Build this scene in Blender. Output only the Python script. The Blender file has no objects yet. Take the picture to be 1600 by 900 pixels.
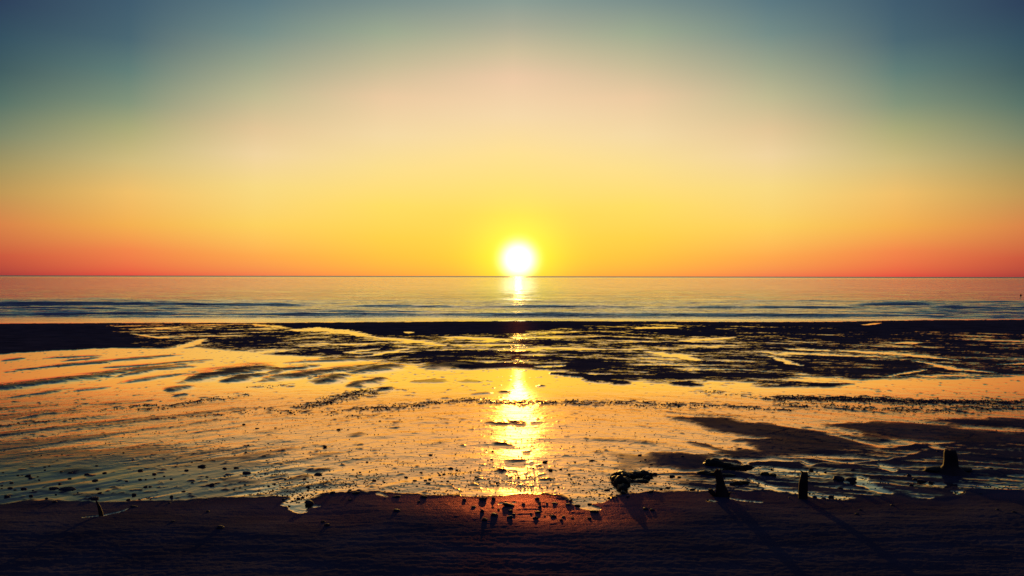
import bpy, math, random
import numpy as np
from math import radians as R
random.seed(7)
C = bpy.context.scene.collection
S = bpy.context.scene

# ------------------------------------------------------------------ camera
F, VH, ZC = 1256.0, 431.5, 1.6          # focal length and horizon row in 1600 px units, eye height
cam = bpy.data.objects.new('camera', bpy.data.cameras.new('camera'))
C.objects.link(cam); S.camera = cam
cam.data.sensor_width = 36.0
cam.data.lens = 36.0 * F / 1600
cam.data.clip_start = 0.05; cam.data.clip_end = 90000
cam.location = (0, 0, ZC)
cam.data.shift_y = -(450 - VH) / 1600
cam.rotation_euler = (R(90), R(-0.1), 0)

# ------------------------------------------------------------------ sky
SUN_AZ, SUN_EL = math.degrees(math.atan(10 / F)), 1.2
w = bpy.data.worlds.new('World'); S.world = w; w.use_nodes = True
nt = w.node_tree; N = nt.nodes; L = nt.links; N.clear()
def srgb(c):
    return tuple(((x / 255) / 12.92 if x / 255 <= .04045 else ((x / 255 + .055) / 1.055) ** 2.4) for x in c)
def node(tp, **k):
    n = N.new(tp)
    for a, b in k.items(): setattr(n, a, b)
    return n
def mth(op, a, b=None, c=None, clamp=False):
    n = node('ShaderNodeMath', operation=op, use_clamp=clamp)
    for i, x in enumerate((a, b, c)):
        if x is None: continue
        if isinstance(x, (int, float)): n.inputs[i].default_value = x
        else: L.new(x, n.inputs[i])
    return n.outputs[0]
tc = node('ShaderNodeTexCoord'); sep = node('ShaderNodeSeparateXYZ'); L.new(tc.outputs['Generated'], sep.inputs[0])
el = mth('MULTIPLY', mth('ARCSINE', sep.outputs[2]), 180 / math.pi)
az = mth('ABSOLUTE', mth('SUBTRACT', mth('MULTIPLY', mth('ARCTAN2', sep.outputs[0], sep.outputs[1]), 180 / math.pi), 0.05))
pos = mth('DIVIDE', el, 90.0, clamp=True)
pos = mth('POWER', pos, 0.5)
tables = [  # offset from the sun in 1600 px units : colours up the sky at heights v (row of the horizon is 431)
 (0,   [(0,(136,155,147)),(40,(168,170,149)),(80,(205,190,155)),(120,(235,200,165)),(180,(242,214,168)),(240,(250,222,145)),(290,(253,220,118)),(335,(252,212,85)),(400,(254,205,60)),(428,(254,185,60))]),
 (200, [(0,(118,140,138)),(50,(155,168,143)),(100,(195,185,150)),(150,(232,200,160)),(210,(241,215,163)),(260,(247,220,140)),(320,(252,218,100)),(370,(252,205,75)),(400,(253,190,68)),(428,(252,160,68))]),
 (400, [(0,(88,118,128)),(50,(113,138,134)),(100,(152,162,138)),(150,(190,184,145)),(200,(224,196,150)),(240,(238,210,158)),(290,(245,215,130)),(350,(248,206,95)),(400,(248,165,78)),(428,(238,125,78))]),
 (600, [(0,(58,88,108)),(60,(69,100,112)),(110,(94,124,118)),(160,(128,146,121)),(200,(168,168,120)),(250,(206,186,125)),(300,(238,190,105)),(350,(241,174,80)),(390,(240,132,75)),(428,(226,82,66))]),
 (800, [(0,(38,60,88)),(60,(46,78,95)),(110,(60,90,95)),(160,(84,112,102)),(210,(124,134,105)),(260,(164,148,95)),(300,(190,150,85)),(350,(215,130,72)),(400,(200,86,62)),(428,(168,62,58))]),
 (2200,[(0,(24,34,64)),(210,(40,46,70)),(350,(70,50,62)),(428,(62,38,52))]),
]
tops = [[(30,(70,92,112)),(45,(40,52,86)),(90,(38,48,92))],[(30,(66,88,108)),(45,(38,50,84)),(90,(38,48,92))],[(30,(48,68,92)),(45,(34,45,80)),(90,(38,48,92))],
        [(30,(32,48,74)),(45,(30,40,76)),(90,(38,48,92))],[(30,(22,34,60)),(45,(28,36,72)),(90,(38,48,92))],[(30,(34,42,82)),(90,(38,48,92))]]
prev = None
azs = []
for (off, tab), top in zip(tables, tops):
    a = math.degrees(math.atan(off / F)); azs.append(a)
    st = [(max(0, math.degrees(math.atan((430 - v) / math.hypot(F, off)))), c) for v, c in tab] + top
    st.sort()
    rp = node('ShaderNodeValToRGB'); L.new(pos, rp.inputs[0]); cr = rp.color_ramp; cr.interpolation = 'LINEAR'
    while len(cr.elements) < len(st): cr.elements.new(0.5)
    ps = [math.sqrt(e / 90) for e, _ in st]
    for i, e in enumerate(cr.elements): e.position = i / 1000
    for i in reversed(range(len(st))):
        cr.elements[i].position = ps[i]
    for i, (e, c) in enumerate(st): cr.elements[i].color = (*srgb(c), 1)
    if prev is None: prev = rp.outputs[0]
    else:
        mr = node('ShaderNodeMapRange', clamp=True); L.new(az, mr.inputs[0])
        mr.inputs[1].default_value = azs[-2]; mr.inputs[2].default_value = a
        mx = node('ShaderNodeMix', data_type='RGBA'); L.new(mr.outputs[0], mx.inputs[0])
        L.new(prev, mx.inputs[6]); L.new(rp.outputs[0], mx.inputs[7]); prev = mx.outputs[2]
# the aureole and the overexposed solar disc
sd = (math.sin(R(SUN_AZ)) * math.cos(R(SUN_EL)), math.cos(R(SUN_AZ)) * math.cos(R(SUN_EL)), math.sin(R(SUN_EL)))
dt = node('ShaderNodeVectorMath', operation='DISTANCE'); nrm = node('ShaderNodeVectorMath', operation='NORMALIZE')
L.new(tc.outputs['Generated'], nrm.inputs[0]); L.new(nrm.outputs[0], dt.inputs[0]); dt.inputs[1].default_value = sd
dd = mth('MULTIPLY', dt.outputs['Value'], 180 / math.pi)
def gauss(width, amp, power=2.0):
    return mth('MULTIPLY', mth('EXPONENT', mth('MULTIPLY', mth('POWER', mth('DIVIDE', dd, width), power), -1.0)), amp)
def addc(base, fac, col):
    v = node('ShaderNodeVectorMath', operation='SCALE'); v.inputs[0].default_value = col; L.new(fac, v.inputs['Scale'])
    a = node('ShaderNodeVectorMath', operation='ADD'); L.new(base, a.inputs[0]); L.new(v.outputs[0], a.inputs[1]); return a.outputs[0]
prev = addc(prev, gauss(2.9, 1.0), (0.10, 0.40, 0.0))
prev = addc(prev, gauss(1.14, 1.0, 3.0), (1.6, 1.6, 1.5))
sky = node('ShaderNodeTexSky', sky_type='NISHITA'); sky.sun_disc = False
sky.sun_elevation = R(SUN_EL); sky.sun_rotation = R(SUN_AZ)
ns = node('ShaderNodeVectorMath', operation='SCALE'); L.new(sky.outputs[0], ns.inputs[0]); ns.inputs['Scale'].default_value = 0.05
NISH = 0.0
bg = node('ShaderNodeBackground'); bg.inputs[1].default_value = 1.0; L.new(prev, bg.inputs[0])
bg2 = node('ShaderNodeBackground'); bg2.inputs[1].default_value = 0.006; L.new(sky.outputs[0], bg2.inputs[0])
ad = node('ShaderNodeAddShader'); L.new(bg.outputs[0], ad.inputs[0]); L.new(bg2.outputs[0], ad.inputs[1])
N.remove(ns.outputs[0].node)
out = node('ShaderNodeOutputWorld'); L.new(ad.outputs[0], out.inputs[0])
w.cycles.sampling_method = 'MANUAL'; w.cycles.sample_map_resolution = 2048

sun = bpy.data.objects.new('sun', bpy.data.lights.new('sun', 'SUN')); C.objects.link(sun)
sun.data.energy = 3.4; sun.data.angle = R(0.5); sun.data.color = (1.0, 0.52, 0.10)
sun.rotation_euler = (R(90 - SUN_EL), 0, R(180 - SUN_AZ))
S.view_settings.view_transform = 'Standard'; S.view_settings.look = 'None'
S.view_settings.exposure = 0; S.view_settings.gamma = 1
S.cycles.use_denoising = True
S.cycles.sample_clamp_indirect = 4; S.cycles.sample_clamp_direct = 12
S.cycles.max_bounces = 5

# ------------------------------------------------------------------ helpers
def tag(o, label=None, cat=None, group=None, kind=None):
    for k, v in (('label', label), ('category', cat), ('group', group), ('kind', kind)):
        if v: o[k] = v
    return o
def mesh_obj(name, me, mat, parent=None):
    o = bpy.data.objects.new(name, me); C.objects.link(o)
    if mat and not me.materials: me.materials.append(mat)
    if parent: o.parent = parent
    return o
rng = np.random.RandomState(3)
PERM = rng.permutation(4096); GA = rng.rand(4096) * 2 * np.pi
GX, GY = np.cos(GA), np.sin(GA)
def perlin(x, y, seed=0):
    xi = np.floor(x).astype(np.int64); yi = np.floor(y).astype(np.int64)
    fx, fy = x - xi, y - yi
    def g(ix, iy, dx, dy):
        h = PERM[(PERM[(ix + seed * 131) & 4095] + iy) & 4095]
        return GX[h] * dx + GY[h] * dy
    ux = fx * fx * fx * (fx * (fx * 6 - 15) + 10); uy = fy * fy * fy * (fy * (fy * 6 - 15) + 10)
    a = g(xi, yi, fx, fy); b = g(xi + 1, yi, fx - 1, fy)
    c = g(xi, yi + 1, fx, fy - 1); d = g(xi + 1, yi + 1, fx - 1, fy - 1)
    return ((a + (b - a) * ux) * (1 - uy) + (c + (d - c) * ux) * uy) * 1.5
def fbm(x, y, o=4, seed=0, gain=.5):
    s = 0; a = 1; t = 0
    for k in range(o):
        s = s + a * perlin(x * 2 ** k, y * 2 ** k, seed + k * 7); t += a; a *= gain
    return s / t
def sstep(a, b, x):
    t = np.clip((x - a) / (b - a), 0, 1); return t * t * (3 - 2 * t)
_py = np.linspace(-200, 400, 60001)
_ps = np.interp(_py, [-5, 1.5, 7.6, 10.5, 15.5, 21, 27, 30], [0, .010, .012, .034, .026, .004, .002, 0])
_pz = np.concatenate([[0], np.cumsum(-(_ps[1:] + _ps[:-1]) / 2 * np.diff(_py))])
def zbase(Y):          # foreshore falls gently towards the trough, then runs level to the sea
    return np.interp(np.asarray(Y, float), _py, _pz)
ZSEA = float(zbase(60.0)) - .015
def v_of(Y): return VH + F * (ZC - zbase(Y)) / Y
_Yt = np.concatenate([np.linspace(1.2, 60, 60000)]); _Vt = v_of(_Yt)
def Y_of(v): return np.interp(-np.asarray(v, float), -_Vt, _Yt)

# ------------------------------------------------------------------ foreshore: rows and columns
vr = np.concatenate([np.arange(1500, 930, -12), np.arange(930, 640, -1.0), np.arange(640, 590, -.7), np.arange(590, 492, -.42)])
Yr = Y_of(vr)
Yr = np.concatenate([[-150, -50, -15, -5, -1.5, 0.3, 1.2], Yr[Yr > 1.25], [46, 50, 58, 75]])
td = np.arange(-0.80, 0.8001, 0.00122)
to = np.array([0.82, 0.85, 0.9, 0.96, 1.04, 1.15, 1.3, 1.6, 2, 3, 5, 9, 16, 30])
tcols = np.concatenate([-to[::-1], td, to])
YY, TT = np.meshgrid(Yr, tcols, indexing='ij')
XX = TT * np.sqrt(YY ** 2 + 1.0)
Ysafe = np.maximum(YY, 1.0)
VV = VH + F * (ZC - zbase(Ysafe)) / Ysafe
UU = 800 + F * XX / Ysafe
# natural wobble of every waterline
pxm = F / Ysafe
wob = fbm(XX * 1.3, YY * 1.3, 4, 11)
wob2 = fbm(XX * 1.3 + 40, YY * 1.3, 4, 12)
Uw = UU + wob2 * 0.16 * pxm
Vw = VV + wob * 0.14 * (F * 2.0 / Ysafe ** 2) * 1.0
# dryness field, positive where sand stands out of the water film
D = np.full(UU.shape, -1.0)
SOFT = np.full(UU.shape, 0.16)
jit = fbm(XX * 1.9, YY * 2.2, 5, 15, .68)
ROUGHN = np.zeros(UU.shape)
def rows(v0, v1):
    m = (VV[:, 0] > v0) & (VV[:, 0] < v1) & (YY[:, 0] > 1.0)
    i = np.where(m)[0]
    return slice(i.min(), i.max() + 1) if len(i) else slice(0, 0)
def sd_poly(px, py, pts):
    """signed distance, positive inside"""
    d = np.full(px.shape, 1e9); ins = np.zeros(px.shape, bool)
    n = len(pts)
    for i in range(n):
        ax, ay = pts[i]; bx, by = pts[(i + 1) % n]
        ex, ey = bx - ax, by - ay
        t = np.clip(((px - ax) * ex + (py - ay) * ey) / (ex * ex + ey * ey + 1e-9), 0, 1)
        d = np.minimum(d, (px - ax - t * ex) ** 2 + (py - ay - t * ey) ** 2)
        c = ((ay > py) != (by > py)) & (px < (bx - ax) * (py - ay) / (by - ay + 1e-12) + ax)
        ins ^= c
    d = np.sqrt(d)
    return np.where(ins, d, -d)
KX = 0.22      # one pixel across counts as this many pixels up when measuring softness of an edge
def area(pts, edge, value, soft=None, wobble=True):
    vs = [p[1] for p in pts]; s = rows(min(vs) - edge * 3 - 8, max(vs) + edge * 3 + 8)
    u, v = (Uw[s], Vw[s]) if wobble else (UU[s], VV[s])
    d = sd_poly(u * KX, v, [(a * KX, b) for a, b in pts])
    d = d + (jit[s]) * edge * 1.6
    m = sstep(-edge, edge, d)
    D[s] = D[s] * (1 - m) + value * m
    if soft is not None: SOFT[s] = SOFT[s] * (1 - m) + soft * m
def stroke(pts, wd, value, edge=None, taper=True, soft=None):
    """pts: (u, v) centre line, wd: full thickness in rows"""
    vs = [p[1] for p in pts]; s = rows(min(vs) - wd * 2 - 8, max(vs) + wd * 2 + 8)
    px, py = Uw[s] * KX, Vw[s]
    edge = edge or wd * .35
    best = np.full(px.shape, -1e9)
    P = [(a * KX, b) for a, b in pts]; n = len(P) - 1
    for i in range(n):
        (ax, ay), (bx, by) = P[i], P[i + 1]
        ex, ey = bx - ax, by - ay
        t = np.clip(((px - ax) * ex + (py - ay) * ey) / (ex * ex + ey * ey + 1e-9), 0, 1)
        d = np.sqrt((px - ax - t * ex) ** 2 + (py - ay - t * ey) ** 2)
        q = (i + t) / n
        r = wd / 2 * (np.sqrt(np.clip(1 - (2 * q - 1) ** 2, 0, 1)) * .85 + .15 if taper else 1)
        best = np.maximum(best, r - d)
    best = best + (jit[s] - .15) * wd * .55
    m = sstep(-edge, edge, best)
    D[s] = D[s] * (1 - m) + value * m
    if soft is not None: SOFT[s] = SOFT[s] * (1 - m) + soft * m

# --- the far sand bar
area([(-2500,506),(0,507),(250,505.5),(400,505.5),(800,501.5),(1200,502.5),(1300,502),(1450,499),(1600,498),(4000,496),(4000,545),(1600,545),(1400,540),(1200,528),(1050,520),(900,524),(760,528),(640,530),(520,540),(420,545),(280,545),(170,545),(90,549),(0,555),(-400,568),(-2500,580)], .8, 1.25, .16)
# --- mixed runnels and puddles below it
mixed = np.zeros(UU.shape)
s = rows(500, 640)
mp = [(150,506),(440,506),(460,513),(600,524),(800,520),(880,510),(1050,505),(1290,509),(1360,517),(1480,516),(1600,520),(2600,530),(2600,600),(1600,588),(1450,593),(1380,592),(1300,606),(1180,606),(1040,600),(960,595),(880,583),(800,575),(740,578),(640,572),(560,565),(500,562),(430,556),(330,547),(180,545)]
mixed[s] = sstep(-3, 4, sd_poly(Uw[s] * KX, Vw[s], [(a * KX, b) for a, b in mp]))
# bias of the mixture: higher = more sand
bias = np.zeros(UU.shape)
def bias_blob(cu, cv, ru, rv, amp, rot=0.0):
    s = rows(cv - rv * 3, cv + rv * 3)
    du, dv = (Uw[s] - cu), (Vw[s] - cv - rot * (Uw[s] - cu))
    bias[s] += amp * np.exp(-(du / ru) ** 2 - (dv / rv) ** 2)
for b in [(160,530,60,30,.9),(290,530,150,16,.30),(400,538,70,9,.35),(500,552,140,8,.25),(330,512,90,6,-.15),
          (660,556,70,8,.55),(620,520,100,10,.5),(780,508,120,12,.7),(760,572,70,6,.9),(830,574,60,5,.8),(690,535,120,6,-.35),(800,545,160,8,-.1),(850,562,120,8,.1),
          (930,570,90,9,.45),(1050,582,90,9,.55),(1010,560,110,7,.15),(960,590,30,7,.3),(1120,535,120,8,.25),(1060,515,130,10,.55),
          (1250,520,170,10,.75),(1450,525,160,12,.6),(1580,545,120,10,.6),(1180,560,90,8,.3),(1220,572,60,8,.25),(1350,543,180,6,.1),
          (1370,573,80,11,1.0),(1575,580,60,8,1.0),(1500,560,90,6,.35),(1230,555,60,4,-.3),(1290,588,40,7,-.8),(1200,596,60,5,.4),(1290,603,50,4,.5),(1150,590,50,7,.3),(1420,600,50,4,.1)]:
    bias_blob(*b)
cr_ = YY + .30 * np.sqrt((XX - 1) ** 2 + 9)
nx = fbm(XX * .42, cr_ * .85, 5, 21, .66)
ny = fbm(XX * 2.4, cr_ * 3.2, 5, 31, .78)
mixv = bias * .95 + .34 + nx * 2.6 + ny * 1.6
D = D * (1 - mixed) + mixed * np.clip(mixv, -1.2, 1.2) + 0
SOFT = SOFT * (1 - mixed) + mixed * .48
# bright channels and puddles on the bars
for p, wd in [([(270,546),(296,540),(322,531)],5),([(455,517),(500,516),(545,520),(585,528)],7),([(632,520),(645,520.5)],3.5),
              ([(585,528),(640,533),(700,541)],4),([(1300,547),(1400,552),(1500,563)],4),([(1225,545),(1300,548)],3),([(1390,588),(1420,582),(1450,577)],4),
              ([(1430,563),(1490,576),(1560,582)],3.5),([(1060,512),(985,513)],3),([(800,527),(870,528)],3),([(690,527),(800,531)],3.5),([(640,545),(560,560)],3),
              ([(840,574),(880,572)],4),([(1010,549),(1100,563)],4),([(1150,527),(1060,533)],3),([(430,511),(400,509),(440,512)],2.5),([(205,523),(250,529),(290,530)],2),
              ([(1350,508),(1380,504)],2.5),([(1400,535),(1440,535)],3),([(1560,569),(1600,567),(1700,566)],3.5),([(1200,556),(1255,572)],4),([(540,552),(590,546)],3)]:
    stroke(p, wd, -1, edge=.9, soft=.15)
# --- ripple bars in the broad pool on the left: low wet ridges
HB = np.zeros(UU.shape)
def hump(pts, wd, hgt):
    vs = [p[1] for p in pts]; s = rows(min(vs) - wd * 3 - 8, max(vs) + wd * 3 + 8)
    px, py = Uw[s] * KX, Vw[s]; P = [(a * KX, b) for a, b in pts]; n = len(P) - 1; best = np.zeros(px.shape)
    for i in range(n):
        (ax, ay), (bx, by) = P[i], P[i + 1]; ex, ey = bx - ax, by - ay
        t = np.clip(((px - ax) * ex + (py - ay) * ey) / (ex * ex + ey * ey + 1e-9), 0, 1)
        d = np.hypot(px - ax - t * ex, py - ay - t * ey); q = (i + t) / n
        r = wd * .62 * (np.sqrt(np.clip(1 - (2 * q - 1) ** 2, 0, 1)) * .8 + .2)
        best = np.maximum(best, np.exp(-(d / r) ** 2) * np.clip(2.2 * (1 - abs(2 * q - 1)), 0, 1))
    HB[s] = np.maximum(HB[s], hgt * best)
for p, wd, val in [([(0,584),(80,575),(160,567),(250,559),(290,555)],3,.5),([(-300,640),(-100,620),(12,607),(70,600),(130,593),(230,578),(330,565)],5.5,.6),([(175,592),(240,579),(310,573)],3.5,.5),
               ([(185,601),(250,592),(310,583)],3,.3),([(273,599),(335,588),(400,578),(440,576)],9,.9),([(340,600),(380,592),(420,586)],6,.8),([(258,613),(300,605)],4,.5),
               ([(270,621),(300,617)],2.5,.5),([(65,562),(160,557)],2,.3),([(95,566),(160,560)],1.8,.4),([(150,577),(250,571),(330,563)],2.5,.4),
               ([(400,597),(450,590),(510,583),(590,570)],6,.8),([(400,587),(460,577),(500,572)],4,.7),([(543,584),(590,578),(632,571)],8,.8),([(497,600),(520,594),(548,588)],8,.8),
               ([(543,605),(575,600),(605,592)],6,.8),([(585,612),(600,610),(615,607)],4.5,.6),([(440,568),(530,564),(600,560)],3.5,.5),([(660,578),(700,572),(752,570)],8,.7),
               ([(0,566),(40,561)],2.5,.4),([(0,625),(60,617),(120,608)],2,.2),([(478,594),(495,592)],3,.4),([(735,618),(770,614)],2,.2),
               ([(20,657),(60,650),(100,647)],3,.3),([(180,606),(100,614)],2,.2)]:
    stroke(p, wd * 1.1, val * .75, edge=wd * .5, soft=.8)
    hump([(a, b - wd * .25) for a, b in p], wd * 1.1, .0055 * wd)
for p, wd, val in [([(638,597),(672,595.5),(705,594)],8,.12),([(718,597.5),(735,596.5),(752,597)],7,.05),([(670,585),(760,583)],2,.0)]:
    stroke(p, wd, val, edge=3, soft=.9)
stroke([(865,583),(900,587),(960,597),(985,600)], 8, .85, 2, soft=.3)
stroke([(1055,596),(1090,604)], 8, .8, 2, soft=.3)
# --- gravelly, speckled bands
grav = np.zeros(UU.shape)
def gband(pts, wd, amp):
    vs = [p[1] for p in pts]; s = rows(min(vs) - wd * 2 - 8, max(vs) + wd * 2 + 8)
    px, py = Uw[s] * KX, Vw[s]; best = np.full(px.shape, 1e9)
    for (a, b), (c, d) in zip(pts, pts[1:]):
        a *= KX; c2 = c * KX; ex, ey = c2 - a, d - b
        t = np.clip(((px - a) * ex + (py - b) * ey) / (ex * ex + ey * ey), 0, 1)
        best = np.minimum(best, np.hypot(px - a - t * ex, py - b - t * ey))
    grav[s] = np.maximum(grav[s], amp * np.exp(-(best / (wd / 2)) ** 2))
for p, wd, a in [([(478,636),(520,625),(560,617),(578,611)],9,1.0),([(160,643),(235,634)],5,.6),([(230,640),(310,628),(380,618)],7,.7),([(400,605),(450,604)],5,.7),
                 ([(545,642),(640,636),(720,625),(790,629),(900,630),(1000,632),(1100,634)],10,.85),([(900,627),(1010,629),(1100,633),(1240,640)],7,.9),
                 ([(1220,622),(1330,623),(1420,627),(1600,628),(2200,628)],10,1.3),([(1230,632),(1400,640),(1600,636)],12,.8),([(580,612),(640,608)],4,.6),
                 ([(380,640),(470,645),(600,652)],7,.6),([(0,668),(140,655)],7,.5),([(1100,610),(1230,625)],6,.5),([(240,655),(330,650),(420,640)],7,.45),([(-900,660),(0,640)],8,.5)]:
    gband(p, wd, a)
# --- large smooth bars at the right
area([(1040,651),(1120,651),(1200,661),(1300,672),(1350,683),(1383,693),(1384,699),(1340,709),(1250,716),(1200,716),(1140,716),(1120,708),(1160,700),(1185,704),(1188,698),(1150,688),(1200,684),(1130,676),(1085,666)], 4.0, .74, .9)
area([(1290,662),(1380,657),(1480,663),(1570,676),(1600,676),(2600,676),(2600,700),(1600,694),(1500,694),(1430,692),(1380,688),(1330,676)], 4.0, .66, .8)
area([(1430,655),(1520,650),(1650,655),(2600,655),(2600,672),(1650,672),(1540,668),(1480,662)], 3.5, .75, .8)
area([(940,706),(985,702),(1010,712),(1006,722),(1010,730),(985,740),(958,734)], 6.5, .12, 1.0)
area([(1020,707),(1065,706),(1105,712),(1135,722),(1100,736),(1060,737),(1030,730),(1018,718)], 5.5, .8, .9)
stroke([(1075,690),(1120,700),(1165,712)], 6, .5, 2.5, soft=.6)
# dim streaky ground around the stumps
s = rows(690, 790)
m = sstep(-6, 6, sd_poly(UU[s] * KX, VV[s], [(a * KX, b) for a, b in [(1195,716),(1390,696),(1600,690),(2600,690),(2600,790),(1600,775),(1440,780),(1330,780),(1200,768),(1080,765),(1010,742),(1120,735),(1180,728)]]))
q = fbm(XX[s] * 1.1 + 3, YY[s] * 4.6 + XX[s] * 1.3, 5, 51, .66) * 2.2
q = np.clip(q + .22 + .35 * sstep(1330, 1600, UU[s]) , -.9, 1)
D[s] = D[s] * (1 - m) + q * m; SOFT[s] = SOFT[s] * (1 - m) + .45 * m
for p, wd, v in [([(1100,722),(1130,719),(1160,726),(1230,724),(1300,722)],7,1.0),([(1094,737),(1130,738),(1180,742)],7,.9),([(1010,745),(1060,742),(1100,741)],4,.6),([(1380,718),(1470,708),(1540,703)],6,.9),
                 ([(1390,703),(1500,694),(1600,700)],5,.9),([(1205,755),(1260,757),(1330,760)],9,.75),([(1210,731),(1190,728)],5,.8),([(1340,745),(1400,752),(1480,758)],4,.4)]:
    stroke(p, wd, v, 2.2, soft=.4)
for p, wd in [([(1205,717),(1240,722),(1262,730)],4.5),([(1270,720),(1330,724)],4),([(1310,724),(1370,716),(1384,714)],2.5),([(1365,720),(1395,735)],4),([(1180,728),(1235,736)],3),([(1330,756),(1360,760),(1395,772)],7),
              ([(1200,763),(1225,770),(1262,779)],3.2),([(1340,744),(1350,748),(1370,760)],6),([(1155,717),(1162,735)],3),([(1445,696),(1480,705)],2.2),([(1130,748),(1165,750)],3),([(1178,748),(1192,760),(1222,772)],3),
              ([(1455,697),(1472,703)],2),([(1390,694),(1386,699),(1340,688),(1290,674),(1200,661)],3.0)]:
    stroke(p, wd, -.8, 1.6, soft=.4)
# --- soft half-wet patches and painted-in dimness in the lower-left flat, running diagonally
s = rows(598, 800)
XR = XX[s] + 0 * YY[s]; c, sn = math.cos(.95), math.sin(.95)
A = XX[s] * c - YY[s] * sn * 1.0; B = XX[s] * sn + YY[s] * c
ac = YY[s] + 1.05 * np.sqrt((XX[s] - .3) ** 2 + 2.5) + .12 * fbm(XX[s] * 1.2, YY[s] * 1.2, 2, 60)
pt = fbm(XX[s] * .6, ac * 1.9, 6, 61, .64) + .35 * fbm(XX[s] * 2.2, ac * 5.0, 4, 63, .7)
lf = .75 * sstep(660, 100, UU[s]) * sstep(680, 740, VV[s])  + .30 * sstep(180, -150, UU[s]) * sstep(610, 680, VV[s]) + .14 * sstep(600, 300, UU[s]) * sstep(600, 660, VV[s])  # lf paints the dimmer reflection towards the lower left into the film mask
cen = np.exp(-((UU[s] - 800) / 330) ** 2)
mfilm = (D[s] < -.7)
add = np.clip(pt * 2.4 + .03 + lf * 2.2 - .42 * cen, 0, 1.0)
UND = np.zeros(UU.shape); UND[s] = fbm(XX[s] * .6 + 9, ac * 1.9, 4, 65, .5) * .0100 * sstep(598, 650, VV[s])
D[s] = np.where(mfilm, D[s] + add * 1.12 * sstep(598, 640, VV[s]), D[s])
SOFT[s] = np.where(mfilm, .75, SOFT[s])
for p, wd, v in [([(330,722),(365,717)],6,.4),([(345,752),(390,748)],9,.45),([(440,748),(480,742)],7,.5),([(495,711),(530,709)],5,.1),([(560,676),(545,683)],5,.3),([(470,735),(510,732)],6,.3),([(618,723),(650,725)],7,-.1),
                 ([(90,738),(150,736)],10,.5),([(0,760),(90,758),(160,762)],8,.3),([(60,770),(200,776)],5,.4),([(797,662),(824,660)],8,1.3),([(768,661),(790,665)],5,1.1),([(834,661),(846,660)],4,1.0),([(778,692),(800,694)],4,.9),([(800,721),(829,719)],6,1.2),([(784,735),(794,736)],5,1.1),([(815,706),(832,705)],3,.9),([(838,604),(850,603)],3,.8),([(780,612),(795,613)],3,.8),([(700,655),(660,652)],3,.0),([(372,720),(396,716)],6,.4),
                 ([(800,720),(812,723)],4,.3),([(842,661),(846,660)],3,.1)]:
    stroke(p, wd, v, wd * .5, soft=.8)
# --- the darker upper beach in the foreground
edge = [(-2500,800),(0,792),(60,788),(120,787),(153,789),(200,789),(270,787),(330,783),(385,781),(420,779.5),(440,780),(443,788),(441,798),(447,802),(460,801.5),(467,797),(473,787),(495,783),(505,779),(515,774),(530,772.5),(600,772),(640,777),(700,776.5),(760,778),(800,776),(850,773),(868,776),(885,782),(900,786),(915,794),(940,797),(945,794),(925,791),(930,787),(960,780),(985,775.5),(1000,773),(1100,770),(1160,769),(1200,768),(1230,774),(1262,780),(1300,783),(1340,782),(1395,774.5),(1440,783),(1500,775),(1600,768),(2600,760)]
s = slice(0, rows(700, 1500).stop)
poly = [(a * KX, b) for a, b in edge] + [(2600 * KX, 4000), (-2500 * KX, 4000)]
wob3 = fbm(XX[s] * 3.2, YY[s] * 3.2, 4, 14)
Ug = np.where(YY[s] > 1.3, UU[s] + wob2[s] * 9, 800); Vg = np.where(YY[s] > 1.3, VV[s] + wob[s] * 3.5 + wob3 * 3.5, 1600)
big = sd_poly(Ug * KX, Vg, poly)
m = sstep(-4.5, 1.6, big + 3.5 * fbm(XX[s] * 7, YY[s] * 7, 4, 18, .7) + 1.0)
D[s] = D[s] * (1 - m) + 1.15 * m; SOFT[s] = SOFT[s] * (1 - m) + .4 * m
upper = np.zeros(UU.shape); upper[s] = np.clip(big, 0, 60)
for p, wd in [([(462,772),(457,786),(453,799)],13),([(480,781),(466,790),(457,798)],7),([(440,795),(455,800),(468,798)],7),([(905,783),(925,792),(942,797)],9),([(900,780),(930,783),(950,778)],8),([(1103,786),(1113,784)],5),([(1135,776),(1150,779),(1176,783)],2.6),([(120,817),(150,812),(176,804),(195,797)],2.4),([(480,793),(494,792)],2.6),([(1500,766),(1513,767)],5),([(776,790.5),(786,791)],2.4),([(802,791),(808,790)],2.4),([(607,771),(612,779)],3)]:
    stroke(p, wd, -.9, 1.0, soft=.3)
WET = 1 - sstep(-SOFT, SOFT, D + ny * .10)
WET[YY < 1.3] = 0
# speckle of the gravel
sp = fbm(XX * 5.5, YY * 5.5, 3, 71, .7)
WET = np.clip(WET - np.clip(grav * 1.5 - .85 + sp * 2.8 + nx * .9, 0, 1), 0, 1)
spf = fbm(XX * 8.5, YY * 8.5, 4, 73, .75); spl = fbm(XX * .9, YY * 1.3, 3, 74)
WET = np.clip(WET - .75 * np.clip(spf * 2.6 - .72 + spl * 1.2, 0, 1) * sstep(595, 650, VV) * (YY > 1.3), 0, 1)
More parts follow.
